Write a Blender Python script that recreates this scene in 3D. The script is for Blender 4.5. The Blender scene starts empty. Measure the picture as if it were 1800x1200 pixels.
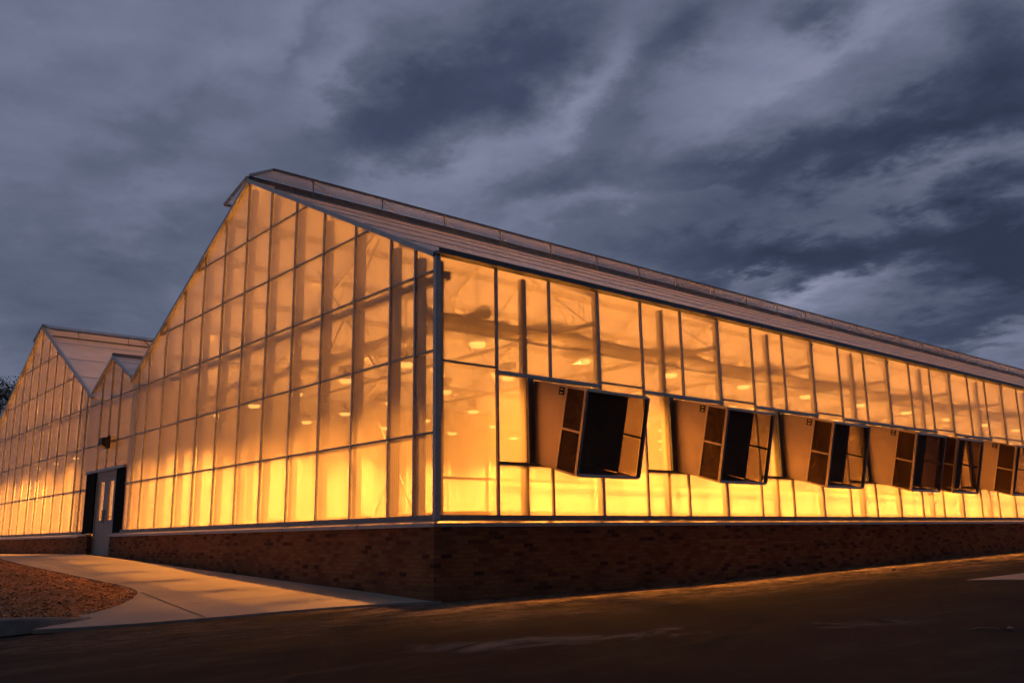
import bpy, math, random
from mathutils import Vector, Matrix
from mathutils.geometry import delaunay_2d_cdt
random.seed(7)
sc = bpy.context.scene
# ------------------------------------------------------------ camera
cam_data = bpy.data.cameras.new('camera')
cam_data.sensor_width = 36.0
cam_data.lens = 1570.3 / 1800 * 36.0
cam_data.clip_end = 3000
cam = bpy.data.objects.new('camera', cam_data)
sc.collection.objects.link(cam)
S_ = Vector((0.762348, -0.646999, -0.01475)); U_ = Vector((-0.126759, -0.171631, 0.976972)); F_ = Vector((0.634632, 0.742923, 0.212856))
M = Matrix.Identity(4)
for i in range(3):
    M[i][0] = S_[i]; M[i][1] = U_[i]; M[i][2] = -F_[i]
M.translation = Vector((-8.0526, -11.2496, -0.3003))
cam.matrix_world = M
sc.camera = cam
# ------------------------------------------------------------ render settings
sc.view_settings.view_transform = 'Standard'
sc.view_settings.look = 'None'
sc.view_settings.exposure = 0.0
sc.view_settings.gamma = 1.0
cy = sc.cycles
cy.use_denoising = True
cy.max_bounces = 8; cy.diffuse_bounces = 5; cy.glossy_bounces = 3; cy.transmission_bounces = 4; cy.transparent_max_bounces = 14
cy.sample_clamp_indirect = 3.0; cy.sample_clamp_direct = 0.0
cy.caustics_reflective = False; cy.caustics_refractive = False
# ------------------------------------------------------------ node helpers
class N:
    def __init__(s, tree): s.t = tree; s.n = tree.nodes; s.l = tree.links
    def new(s, typ, **kw):
        n = s.n.new(typ)
        for k, v in kw.items(): setattr(n, k, v)
        return n
    def put(s, sock, v):
        if isinstance(v, bpy.types.NodeSocket): s.l.new(v, sock)
        elif v is not None:
            if isinstance(v, (tuple, list)) and len(v) == 3 and sock.type == 'RGBA': v = (*v, 1)
            sock.default_value = v
    def math(s, op, a, b=None, c=None, clamp=False):
        n = s.new('ShaderNodeMath', operation=op, use_clamp=clamp)
        s.put(n.inputs[0], a)
        if b is not None: s.put(n.inputs[1], b)
        if c is not None: s.put(n.inputs[2], c)
        return n.outputs[0]
    def vmath(s, op, a, b=None, out=0):
        n = s.new('ShaderNodeVectorMath', operation=op)
        s.put(n.inputs[0], a)
        if b is not None:
            if op == 'SCALE': s.put(n.inputs[3], b)
            else: s.put(n.inputs[1], b)
        return n.outputs[out]
    def noise(s, vec, scale, detail=4, rough=.5, dist=0.0, out='Fac'):
        n = s.new('ShaderNodeTexNoise')
        if vec is not None: s.put(n.inputs['Vector'], vec)
        n.inputs['Scale'].default_value = scale; n.inputs['Detail'].default_value = detail
        n.inputs['Roughness'].default_value = rough; n.inputs['Distortion'].default_value = dist
        return n.outputs[out]
    def ramp(s, fac, stops):
        n = s.new('ShaderNodeValToRGB'); e = n.color_ramp.elements
        while len(e) > 1: e.remove(e[-1])
        for i, (p, c) in enumerate(stops):
            if i: e.new(p)
            e[i].position = p
            e[i].color = (c, c, c, 1) if not isinstance(c, (tuple, list)) else (*c, 1)
        s.put(n.inputs[0], fac)
        return n.outputs[0]
    def maprange(s, v, a, b, c, d, smooth=False):
        n = s.new('ShaderNodeMapRange')
        if smooth: n.interpolation_type = 'SMOOTHSTEP'
        s.put(n.inputs[0], v)
        for i, x in enumerate((a, b, c, d)): s.put(n.inputs[i + 1], x)
        return n.outputs[0]
    def mixc(s, f, a, b, mode='MIX'):
        n = s.new('ShaderNodeMix', data_type='RGBA', blend_type=mode)
        s.put(n.inputs[0], f); s.put(n.inputs[6], a); s.put(n.inputs[7], b)
        return n.outputs[2]
    def mixs(s, f, a, b):
        n = s.new('ShaderNodeMixShader'); s.put(n.inputs[0], f); s.l.new(a, n.inputs[1]); s.l.new(b, n.inputs[2])
        return n.outputs[0]
    def sep(s, v):
        n = s.new('ShaderNodeSeparateXYZ'); s.put(n.inputs[0], v); return n.outputs
    def comb(s, x, y, z):
        n = s.new('ShaderNodeCombineXYZ'); s.put(n.inputs[0], x); s.put(n.inputs[1], y); s.put(n.inputs[2], z); return n.outputs[0]
    def bump(s, h, strength, dist):
        n = s.new('ShaderNodeBump'); n.inputs['Strength'].default_value = strength; n.inputs['Distance'].default_value = dist
        s.put(n.inputs['Height'], h); return n.outputs[0]
# ------------------------------------------------------------ dusk sky with clouds (real directions, so it stays put)
BLOBS=[
  ((0.526, 0.703, 0.479), (4.85, -6.24, 3.82), (13.88, 0.38, -15.8), -0.36) ,
  ((0.461, 0.78, 0.423), (7.11, -7.28, 5.68), (13.38, 0.79, -16.06), -0.2) ,
  ((0.397, 0.762, 0.512), (6.0, -11.02, 11.75), (70.85, -9.99, -40.12), -0.15) ,
  ((0.285, 0.864, 0.414), (4.72, -3.88, 4.85), (21.53, 3.25, -21.58), -0.18) ,
  ((0.204, 0.949, 0.239), (9.18, -2.23, 1.03), (2.19, 3.46, -15.58), -0.15) ,
  ((0.332, 0.893, 0.304), (8.43, -4.65, 4.45), (12.99, 3.64, -24.87), -0.12) ,
  ((0.861, 0.321, 0.395), (2.61, -7.51, 0.43), (9.82, 0.73, -22.02), -0.55) ,
  ((0.784, 0.496, 0.374), (3.44, -5.85, 0.54), (12.66, 3.13, -30.69), -0.35) ,
  ((0.847, 0.271, 0.457), (4.07, -24.32, 6.89), (10.63, -3.52, -17.59), -0.35) ,
  ((0.819, 0.492, 0.295), (3.02, -4.96, -0.13), (6.76, 4.03, -25.53), -0.6) ,
  ((0.909, 0.319, 0.27), (4.97, -12.28, -2.23), (5.5, 5.22, -24.65), -0.6) ,
  ((0.758, 0.407, 0.51), (9.87, -30.09, 9.35), (30.29, -6.14, -40.11), -0.3) ,
  ((0.668, 0.562, 0.487), (2.63, -6.66, 4.08), (25.44, -7.77, -25.91), -0.18) ,
  ((0.912, 0.355, 0.204), (3.12, -9.55, 2.67), (10.26, -4.38, -38.31), -0.4) ,
  ((0.654, 0.655, 0.379), (6.09, -7.18, 1.9), (15.16, 3.53, -32.24), -0.25) ,
  ((0.582, 0.627, 0.518), (9.43, -14.79, 7.31), (19.07, -0.23, -21.12), -0.2) ,
  ((0.686, 0.521, 0.508), (4.38, -12.8, 7.23), (28.97, -9.25, -29.59), -0.15) ,
  ((0.354, 0.796, 0.492), (3.79, -3.6, 3.11), (17.67, 3.7, -18.71), 0.22) ,
  ((0.416, 0.786, 0.457), (4.15, -10.77, 14.77), (48.2, -13.48, -20.64), 0.2) ,
  ((0.628, 0.625, 0.464), (4.95, -10.79, 7.85), (33.35, -9.99, -31.67), 0.28) ,
  ((0.783, 0.387, 0.488), (2.41, -8.72, 3.05), (34.22, -9.77, -47.16), 0.2) ,
  ((0.744, 0.475, 0.469), (3.32, -9.66, 4.5), (17.21, -5.39, -21.84), 0.14) ,
  ((0.862, 0.372, 0.344), (3.02, -6.79, -0.22), (16.21, 5.99, -47.13), 0.22) ,
  ((0.639, 0.686, 0.348), (8.51, -8.75, 1.65), (17.24, 7.45, -46.26), 0.2) ,
  ((0.84, 0.483, 0.246), (4.43, -8.84, 2.23), (17.39, -3.43, -52.65), 0.35) ,
  ((0.503, 0.776, 0.38), (8.06, -7.15, 3.93), (20.2, 4.18, -35.28), 0.15) ,
  ((0.195, 0.853, 0.484), (10.11, -5.9, 6.35), (16.9, 11.03, -26.26), 0.12) ,
  ((0.8, 0.538, 0.267), (16.29, -28.61, 8.81), (41.94, -8.54, -108.28), 0.22) ,
  ((0.923, 0.341, 0.18), (4.47, -15.31, 6.09), (15.6, -11.68, -57.97), 0.15) ,
  ((0.271, 0.906, 0.325), (8.09, -4.86, 6.8), (21.49, 3.74, -28.3), 0.08) ,
  ((0.573, 0.704, 0.421), (6.73, -9.6, 6.9), (27.09, -3.96, -30.27), 0.12) ,
  ((0.738, 0.574, 0.355), (5.09, -6.8, 0.42), (26.72, 12.56, -75.9), 0.12) ,
]

world = bpy.data.worlds.new('World'); sc.world = world; world.use_nodes = True
w = N(world.node_tree); w.n.clear()
tc = w.new('ShaderNodeTexCoord').outputs['Generated']
d = w.vmath('NORMALIZE', tc)
x, y, z = w.sep(d)
zz = w.math('ADD', w.math('MAXIMUM', z, 0.0), 0.16)
plane = w.comb(w.math('DIVIDE', x, zz), w.math('DIVIDE', y, zz), 0.0)
rot = w.new('ShaderNodeMapping'); w.put(rot.inputs[0], plane); rot.inputs['Rotation'].default_value = (0, 0, math.radians(8)); rot.inputs['Scale'].default_value = (1.4, 1.15, 1)
pr = rot.outputs[0]
wn = w.vmath('SUBTRACT', w.noise(pr, 1.7, 5, .6, out='Color'), (.5, .5, .5))
warp = w.vmath('ADD', d, w.vmath('SCALE', wn, 0.14))
wn2 = w.vmath('SUBTRACT', w.noise(pr, 6, 6, .62, out='Color'), (.5, .5, .5))
warp = w.vmath('ADD', warp, w.vmath('SCALE', wn2, 0.085))
tot = None
for c0, a1, a2, amp in BLOBS:
    rel = w.vmath('SUBTRACT', warp, c0)
    u = w.vmath('DOT_PRODUCT', rel, a1, out=1); v = w.vmath('DOT_PRODUCT', rel, a2, out=1)
    r2 = w.math('MULTIPLY_ADD', u, u, w.math('MULTIPLY', v, v))
    g_ = w.math('MULTIPLY', w.math('EXPONENT', w.math('MULTIPLY', r2, -0.9)), amp)
    front = w.math('GREATER_THAN', w.vmath('DOT_PRODUCT', d, c0, out=1), 0.3)
    g_ = w.math('MULTIPLY', g_, front)
    tot = g_ if tot is None else w.math('ADD', tot, g_)
n1 = w.math('SUBTRACT', w.noise(pr, 1.3, 8, .56, 0.6), .5)
n2 = w.math('SUBTRACT', w.noise(plane, 5.5, 9, .62, 0.5), .5)
val = w.math('ADD', w.math('ADD', w.math('MULTIPLY', tot, .95), 0.58), w.math('ADD', w.math('MULTIPLY', n1, .42), w.math('MULTIPLY', n2, .24)))
col = w.ramp(val, [(0.0, (.032, .043, .085)), (.25, (.058, .075, .135)), (.5, (.124, .146, .224)), (.75, (.222, .244, .360)), (1.0, (.34, .365, .50))])
# the dusk sky behind the cloud deck
sky = w.new('ShaderNodeTexSky', sky_type='NISHITA', sun_disc=False)
sky.sun_elevation = math.radians(2.0); sky.sun_rotation = math.radians(200.0)
# dusk: the light is left on one side of the sky, the other side is nearly night
side = w.vmath('DOT_PRODUCT', d, (.65, .755, .10), out=1)
col = w.vmath('SCALE', col, w.maprange(side, -.5, .40, .20, 1.0, True))
bg1 = w.new('ShaderNodeBackground'); w.put(bg1.inputs[0], col); bg1.inputs[1].default_value = 0.92
bg2 = w.new('ShaderNodeBackground'); w.put(bg2.inputs[0], sky.outputs[0]); bg2.inputs[1].default_value = 0.05
mx = w.mixs(0.04, bg1.outputs[0], bg2.outputs[0])
out = w.new('ShaderNodeOutputWorld'); w.l.new(mx, out.inputs[0])
# the last daylight through thick cloud: very weak and very soft
sun_d = bpy.data.lights.new('sun', 'SUN'); sun_d.energy = 0.04; sun_d.angle = math.radians(40); sun_d.color = (1, .93, .88)
sun = bpy.data.objects.new('sun', sun_d); sc.collection.objects.link(sun)
sun.rotation_euler = (math.radians(60), 0, math.radians(-160))
# ------------------------------------------------------------ materials
def mat(name):
    m = bpy.data.materials.new(name); m.use_nodes = True
    n = N(m.node_tree); n.n.clear()
    o = n.new('ShaderNodeOutputMaterial')
    return m, n, o
def principled(n, col, rough=.6, metal=0.0, normal=None, spec=.5):
    p = n.new('ShaderNodeBsdfPrincipled')
    n.put(p.inputs['Base Color'], col); n.put(p.inputs['Roughness'], rough); n.put(p.inputs['Metallic'], metal)
    n.put(p.inputs['Specular IOR Level'], spec)
    if normal is not None: n.l.new(normal, p.inputs['Normal'])
    return p.outputs[0]
def objc(n): return n.new('ShaderNodeTexCoord').outputs['Object']
def simple(name, col, rough=.6, metal=0.0, var=.15, scale=8.0, bump=0.0, spec=.5):
    m, n, o = mat(name)
    f = n.noise(objc(n), scale, 6, .6)
    k = n.maprange(f, .3, .7, 1 - var, 1 + var)
    c = n.vmath('SCALE', tuple(col), k)
    nm = n.bump(f, bump, .02) if bump else None
    r = n.maprange(f, .3, .7, max(rough - .08, .02), rough + .08)
    n.l.new(principled(n, c, r, metal, nm, spec), o.inputs[0])
    return m
def glazing(name, transp, ribs=0.0, body=(.80, .78, .76), rib_axis='XY', smear=0.0, spread=.22):
    """twin-wall polycarbonate: partly see-through, partly scattering, glossy skin, vertical webs"""
    m, n, o = mat(name)
    oc = objc(n); X, Y, Z = n.sep(oc)
    h = n.math('ADD', X, Y) if rib_axis == 'XY' else X
    tr = n.new('ShaderNodeBsdfTransparent'); tr.inputs[0].default_value = (.97, .95, .93, 1)
    tl = n.new('ShaderNodeBsdfTranslucent')
    df = n.new('ShaderNodeBsdfDiffuse')
    stain = n.noise(n.vmath('MULTIPLY', oc, (1, 1, .25)), 1.3, 5, .6)
    k = n.maprange(stain, .3, .7, .9, 1.05)
    bc = n.vmath('SCALE', body, k)
    n.put(tl.inputs[0], bc); n.put(df.inputs[0], bc)
    webs = n.math('SINE', n.math('MULTIPLY', h, 2 * math.pi / .058))
    t = n.math('MULTIPLY_ADD', webs, ribs, transp)
    t = n.math('ADD', t, n.maprange(stain, .3, .7, .04, -.04))
    t = n.math('ADD', t, n.maprange(n.new('ShaderNodeObjectInfo').outputs['Random'], 0, 1, -.045, .045))   # each sheet weathered a little differently
    gl = n.new('ShaderNodeBsdfGlossy'); gl.inputs['Roughness'].default_value = .18
    diffuse = n.mixs(spread, tl.outputs[0], df.outputs[0])
    thru = tr.outputs[0]
    if smear:
        # the webs bend part of the light sideways, so things behind smear horizontally
        fine = n.math('SINE', n.math('MULTIPLY', h, 2 * math.pi / .011))
        geo = n.new('ShaderNodeNewGeometry').outputs['Normal']
        side_ = n.vmath('CROSS_PRODUCT', geo, (0, 0, 1))
        nn_ = n.vmath('NORMALIZE', n.vmath('ADD', geo, n.vmath('SCALE', side_, n.math('MULTIPLY', fine, 1.0))))
        rf = n.new('ShaderNodeBsdfRefraction'); rf.inputs['IOR'].default_value = 1.17; rf.inputs['Roughness'].default_value = .36
        n.put(rf.inputs['Normal'], nn_); rf.inputs[0].default_value = (.97, .95, .93, 1)
        thru = n.mixs(smear, tr.outputs[0], rf.outputs[0])
    a = n.mixs(t, diffuse, thru)
    lw = n.new('ShaderNodeLayerWeight'); lw.inputs[0].default_value = .5
    f = n.math('MULTIPLY_ADD', n.math('POWER', lw.outputs['Facing'], 4.0), .60, .035, clamp=True)
    n.l.new(n.mixs(f, a, gl.outputs[0]), o.inputs[0])
    return m
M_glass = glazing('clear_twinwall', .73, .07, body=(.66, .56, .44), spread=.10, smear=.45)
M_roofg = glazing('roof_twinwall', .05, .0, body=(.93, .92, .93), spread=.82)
M_vent = glazing('vent_twinwall', .50, .0, body=(.62, .60, .64), spread=.6)
M_inner = glazing('partition_film', .06, .0, spread=.75)
M_curtain = None
def liner(name, ta, tb):
    m, n, o = mat(name)
    tl = n.new('ShaderNodeBsdfTranslucent'); tl.inputs[0].default_value = (.88, .86, .80, 1)
    df = n.new('ShaderNodeBsdfDiffuse'); df.inputs[0].default_value = (.85, .83, .78, 1)
    tr = n.new('ShaderNodeBsdfTransparent')
    f = n.noise(objc(n), .8, 3)
    a = n.mixs(.12, tl.outputs[0], df.outputs[0])
    n.l.new(n.mixs(n.maprange(f, .3, .7, ta, tb), a, tr.outputs[0]), o.inputs[0])
    return m
M_liner = liner('long_wall_liner_film', .50, .66); M_liner2 = liner('gable_liner_film', .82, .92)
M_alu = simple('weathered_aluminium', (.62, .62, .64), .5, .2, .18, 5)
M_alud = simple('dark_aluminium', (.30, .29, .29), .45, .4, .2, 5)
M_galv = simple('galvanised_steel', (.66, .64, .61), .5, .25, .25, 6)
M_white = simple('white_painted_steel', (.62, .60, .56), .5, 0, .08, 4)
M_gutter = simple('gutter_metal', (.19, .20, .22), .45, .5, .2, 4)
M_hood = simple('hood_sheet_metal', (.42, .33, .29), .40, .8, .1, 3)
M_frame = simple('hood_edge_frame', (.50, .42, .36), .38, .85, .15, 8)
M_dark = simple('dark_interior_paint', (.40, .30, .25), .6, 0, .2, 6)
M_black = simple('black_infill_panel', (.006, .006, .007), .7, 0, .2, 6, 0, .03)
M_ledge = simple('ledge_flashing', (.48, .42, .38), .35, .7, .15, 5)
M_bench = simple('bench_top_white', (.80, .78, .72), .6, 0, .08, 3)
M_floor = simple('interior_concrete', (.56, .53, .48), .8, 0, .12, 1.5)
M_door = simple('door_grey_paint', (.50, .47, .45), .5, 0, .08, 5)
M_lampbody = simple('lamp_reflector', (.7, .68, .64), .35, .5, .1, 8)
M_duct = simple('white_duct_film', (.82, .80, .76), .5, 0, .08, 5)
M_bark = simple('dark_bark', (.03, .025, .02), .9, 0, .3, 10)
M_leaf = simple('dusk_leaves', (.04, .055, .03), .8, 0, .3, 3)
M_blackbox = simple('black_fixture', (.02, .02, .022), .5, 0, .2, 10)
def guard(name, dens, tint=(.16, .085, .05)):
    m, n, o = mat(name)
    oc = objc(n); X, Y, Z = n.sep(oc)
    s = principled(n, tint, .6, .1, None, .2)
    tr = n.new('ShaderNodeBsdfTransparent')
    tr.inputs[0].default_value = (.9, .8, .7, 1)
    n.l.new(n.mixs(dens, tr.outputs[0], s), o.inputs[0])
    return m
M_guard = guard('wire_guard_mesh', .58); M_frontmesh = guard('front_screen_mesh', .36, (.30, .19, .14))
def bulb():
    m, n, o = mat('sodium_lamp_glow')
    e = n.new('ShaderNodeEmission'); e.inputs[0].default_value = (1, .44, .09, 1); e.inputs[1].default_value = 3.4
    n.l.new(e.outputs[0], o.inputs[0]); m.cycles.emission_sampling = 'NONE'
    return m
M_bulb = bulb()
def brick(axis):
    m, n, o = mat('roman_brick_' + axis)
    oc = objc(n); X, Y, Z = n.sep(oc)
    h = X if axis == 'x' else Y
    b = n.new('ShaderNodeTexBrick'); n.put(b.inputs['Vector'], n.comb(h, n.math('ADD', Z, 5.0), 0.0))
    b.inputs['Scale'].default_value = 1.0; b.inputs['Brick Width'].default_value = .205; b.inputs['Row Height'].default_value = .0675
    b.inputs['Mortar Size'].default_value = .006; b.inputs['Mortar Smooth'].default_value = .3; b.inputs['Bias'].default_value = -.24
    b.inputs['Color1'].default_value = (0, 0, 0, 1); b.inputs['Color2'].default_value = (1, 1, 1, 1); b.inputs['Mortar'].default_value = (.3, .3, .3, 1)
    big = n.noise(oc, .8, 4, .6)
    fine = n.noise(oc, 40, 5, .6)
    c = n.ramp(b.outputs['Color'], [(0, (.28, .135, .065)), (.35, (.24, .105, .052)), (.6, (.20, .08, .042)), (.74, (.085, .036, .024)), (1, (.06, .025, .018))])
    c = n.vmath('SCALE', c, n.maprange(big, .3, .7, .82, 1.18))
    c = n.vmath('SCALE', c, n.maprange(fine, .3, .7, .8, 1.2))
    c = n.mixc(b.outputs['Fac'], c, (.17, .10, .06))
    hgt = n.math('SUBTRACT', n.math('MULTIPLY', fine, .25), b.outputs['Fac'])
    n.l.new(principled(n, c, .85, 0, n.bump(hgt, .6, .012), .2), o.inputs[0])
    return m
M_brickx = brick('x'); M_bricky = brick('y')
def concrete():
    m, n, o = mat('broom_finished_concrete')
    oc = objc(n)
    a = n.noise(oc, .45, 6, .62); b = n.noise(oc, 60, 4, .6); s = n.noise(n.vmath('MULTIPLY', oc, (1, 8, 1)), 12, 3, .6)
    c = n.ramp(a, [(.3, (.35, .32, .28)), (.5, (.42, .385, .34)), (.7, (.48, .44, .39))])
    c = n.vmath('SCALE', c, n.maprange(b, .3, .7, .86, 1.1))
    c = n.vmath('SCALE', c, n.maprange(s, .3, .7, .94, 1.06))
    n.l.new(principled(n, c, .85, 0, n.bump(b, .3, .004), .25), o.inputs[0])
    return m
M_conc = concrete()
def asphalt():
    m, n, o = mat('worn_asphalt')
    oc = objc(n)
    a = n.noise(oc, .25, 6, .65, .4); b = n.noise(oc, 45, 6, .8); r = n.noise(n.vmath('MULTIPLY', oc, (.5, 2.2, 1)), 1.1, 6, .65, .5)
    st = n.noise(n.vmath('MULTIPLY', oc, (.8, 1.0, 1)), .9, 7, .68, .7)
    X, Y, Z = n.sep(oc)
    c = n.ramp(a, [(.3, (.009, .0085, .0085)), (.55, (.015, .014, .0135)), (.75, (.026, .023, .021))])
    # lamp spill painted into the colour along the long wall's foot, in streaks
    spill_reach = n.math('ADD', Y, n.math('MULTIPLY', n.math('SUBTRACT', a, .5), 2.2))
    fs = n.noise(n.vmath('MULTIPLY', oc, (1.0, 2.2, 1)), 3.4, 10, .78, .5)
    lamp_spill = n.math('MULTIPLY', n.maprange(spill_reach, -3.4, -.2, 0, 1, True), n.maprange(r, .34, .60, .15, 1.0, True))
    lamp_spill = n.math('MULTIPLY', lamp_spill, n.maprange(fs, .40, .58, .12, 1.1, True))
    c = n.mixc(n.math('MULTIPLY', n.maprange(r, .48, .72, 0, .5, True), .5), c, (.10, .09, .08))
    lamp_spill = n.math('MULTIPLY', lamp_spill, n.maprange(X, -2.5, .6, .22, 1.0, True))   # painted spill is weaker on the walk side
    lamp_spill = n.math('MULTIPLY', lamp_spill, n.maprange(b, .36, .62, .35, 1.3), None, True)
    c = n.mixc(lamp_spill, c, (.46, .35, .26))
    c = n.mixc(n.math('MULTIPLY', n.maprange(fs, .55, .72, 0, .35, True), .6), c, (.07, .065, .06))
    # one long pale dusty scuff across the lot, with a ragged outline
    wob = n.math('MULTIPLY', n.math('SUBTRACT', n.noise(oc, .7, 5, .6), .5), 1.1)
    band = n.math('ABSOLUTE', n.math('ADD', n.math('ADD', n.math('MULTIPLY', n.math('SUBTRACT', X, -1.0), .40), n.math('ADD', Y, 4.35)), wob))
    ends = n.math('MULTIPLY', n.maprange(X, -3.6, -2.0, 0, 1, True), n.maprange(X, 1.4, 3.2, 1, 0, True))
    bf = n.math('MULTIPLY', n.maprange(band, .10, .50, 1, 0, True), ends)
    bf = n.math('MULTIPLY', bf, n.maprange(st, .46, .60, .0, .9))
    c = n.mixc(bf, c, (.26, .24, .22))
    sp = n.maprange(b, .60, .70, 0, 1)
    c = n.mixc(n.math('MULTIPLY', sp, .5), c, (.16, .15, .14))
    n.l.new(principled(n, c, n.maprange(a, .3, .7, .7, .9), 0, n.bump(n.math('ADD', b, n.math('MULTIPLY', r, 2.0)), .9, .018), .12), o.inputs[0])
    return m
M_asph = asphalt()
M_soil = simple('bark_mulch_bed', (.34, .18, .09), .95, 0, .35, 22, .35, .1)
M_chip = simple('bark_chips', (.52, .31, .17), .9, 0, .6, 3, 0, .2)
M_pebble = simple('pale_pebbles', (.30, .26, .22), .8, 0, .3, 5)
M_far = simple('dark_field', (.035, .04, .028), .95, 0, .4, .2)
# ------------------------------------------------------------ mesh helpers
C = sc.collection
class MB:
    def __init__(s): s.v = []; s.f = []
    def quad(s, a, b, c, d): i = len(s.v); s.v += [tuple(a), tuple(b), tuple(c), tuple(d)]; s.f.append((i, i+1, i+2, i+3)); return s
    def poly(s, pts): i = len(s.v); s.v += [tuple(p) for p in pts]; s.f.append(tuple(range(i, i + len(pts)))); return s
    def box(s, x0, y0, z0, x1, y1, z1):
        i = len(s.v)
        s.v += [(x0,y0,z0),(x1,y0,z0),(x1,y1,z0),(x0,y1,z0),(x0,y0,z1),(x1,y0,z1),(x1,y1,z1),(x0,y1,z1)]
        s.f += [tuple(i+k for k in q) for q in ((0,3,2,1),(4,5,6,7),(0,1,5,4),(1,2,6,5),(2,3,7,6),(3,0,4,7))]
        return s
    def bar(s, a, b, w, h=None, up=(0, 0, 1)):
        """rectangular bar from a to b, w across, h along 'up'"""
        a = Vector(a); b = Vector(b); h = h or w
        d = (b - a).normalized(); u = Vector(up)
        if abs(d.dot(u)) > .98: u = Vector((1, 0, 0))
        sd = d.cross(u).normalized() * (w / 2); uu = sd.cross(d).normalized() * (h / 2)
        i = len(s.v)
        for p in (a, b):
            for q in (-sd - uu, sd - uu, sd + uu, -sd + uu): s.v.append(tuple(p + q))
        s.f += [tuple(i+k for k in q) for q in ((3,2,1,0),(4,5,6,7),(0,1,5,4),(1,2,6,5),(2,3,7,6),(3,0,4,7))]
        return s
    def tube(s, pts, r, n=8, cap=True):
        pts = [Vector(p) for p in pts]; rs = r if isinstance(r, (list, tuple)) else [r] * len(pts); i0 = len(s.v)
        for k, p in enumerate(pts):
            d = (pts[min(k+1, len(pts)-1)] - pts[max(k-1, 0)]).normalized()
            u = Vector((0, 0, 1)) if abs(d.z) < .9 else Vector((1, 0, 0))
            a = d.cross(u).normalized(); b = a.cross(d)
            for j in range(n):
                t = 2 * math.pi * j / n; s.v.append(tuple(p + (a * math.cos(t) + b * math.sin(t)) * rs[k]))
        for k in range(len(pts) - 1):
            for j in range(n):
                a = i0 + k*n + j; b = i0 + k*n + (j+1) % n; s.f.append((a, b, b + n, a + n))
        if cap: s.f.append(tuple(i0 + j for j in range(n))[::-1]); s.f.append(tuple(i0 + (len(pts)-1)*n + j for j in range(n)))
        return s
    def lathe(s, prof, c=(0, 0, 0), n=20):
        i0 = len(s.v)
        for r, z in prof:
            for j in range(n):
                t = 2 * math.pi * j / n; s.v.append((c[0] + r*math.cos(t), c[1] + r*math.sin(t), c[2] + z))
        for k in range(len(prof) - 1):
            for j in range(n):
                a = i0 + k*n + j; b = i0 + k*n + (j+1) % n; s.f.append((a, b, b + n, a + n))
        return s
    def build(s, name, m, parent=None, smooth=False, bevel=0, label=None):
        me = bpy.data.meshes.new(name); me.from_pydata(s.v, [], s.f); me.update()
        if smooth:
            for p in me.polygons: p.use_smooth = True
        me.materials.append(m)
        o = bpy.data.objects.new(name, me); C.objects.link(o)
        if parent: o.parent = parent
        if bevel:
            b = o.modifiers.new('bevel', 'BEVEL'); b.width = bevel; b.segments = 2; b.limit_method = 'ANGLE'
        if label: o['label'] = label
        return o
def tag(o, label, cat, group=None, kind=None):
    if label: o['label'] = label
    if cat: o['category'] = cat
    if group: o['group'] = group
    if kind: o['kind'] = kind
    return o
def thing(name, label, cat, loc=(0, 0, 0), group=None):
    o = bpy.data.objects.new(name, None); C.objects.link(o); o.location = loc; o.empty_display_size = .2
    return tag(o, label, cat, group)
def copy_tree(o, parent=None):
    c = o.copy(); C.objects.link(c); c.parent = parent
    for ch in list(o.children): copy_tree(ch, c)
    return c
# ------------------------------------------------------------ ground
def lerp(v, xs, ys):
    if v <= xs[0]: return ys[0]
    for i in range(len(xs) - 1):
        if v <= xs[i+1]: return ys[i] + (ys[i+1]-ys[i]) * (v-xs[i]) / (xs[i+1]-xs[i])
    return ys[-1]
def g(x, y):
    fx = lerp(x, [0, 5.5, 11.7, 21.7, 60, 200], [0, .03, .14, .29, .7, .7])
    fy = lerp(y, [0, 2.6, 7.3, 10.6, 15.4, 17, 30, 200], [0, .09, .27, .43, .62, .61, .54, .3])
    zz = -1.24 + (fx if y < 0 or x < 0 else fx) + fy
    if x > 0.3 and y > 0.6: zz = min(zz, -1.0)
    if y < 0: zz += .02 * max(y, -30)
    if x < 0: zz += .02 * max(x, -30)
    return zz
def heightgrid(name, xs, ys, off, m, kind='structure'):
    mb = MB(); nx, ny = len(xs), len(ys)
    mb.v = [(a, b, g(a, b) + off) for b in ys for a in xs]
    mb.f = [(j*nx+i, j*nx+i+1, (j+1)*nx+i+1, (j+1)*nx+i) for j in range(ny-1) for i in range(nx-1)]
    o = mb.build(name, m, smooth=True); o['kind'] = kind; return o
def steps(a, b, n): return [a + (b-a)*i/n for i in range(n+1)]
heightgrid('ground', [-900, -300, -100, -60] + steps(-40, 0, 20) + [.25, .5] + steps(2, 60, 20) + [100, 200, 400, 1200], [-900, -300, -100, -60] + steps(-40, 0, 20) + [.5, .8] + steps(2, 60, 30) + [100, 200, 400, 1200], -.045, M_far)
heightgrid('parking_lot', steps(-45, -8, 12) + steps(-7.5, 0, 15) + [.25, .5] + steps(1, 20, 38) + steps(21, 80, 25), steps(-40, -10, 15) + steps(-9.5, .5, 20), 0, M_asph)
def inside(p, poly):
    r = False; n = len(poly)
    for i in range(n):
        a, b = poly[i], poly[i-1]
        if (a[1] > p[1]) != (b[1] > p[1]) and p[0] < (b[0]-a[0])*(p[1]-a[1])/(b[1]-a[1]) + a[0]: r = not r
    return r
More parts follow.
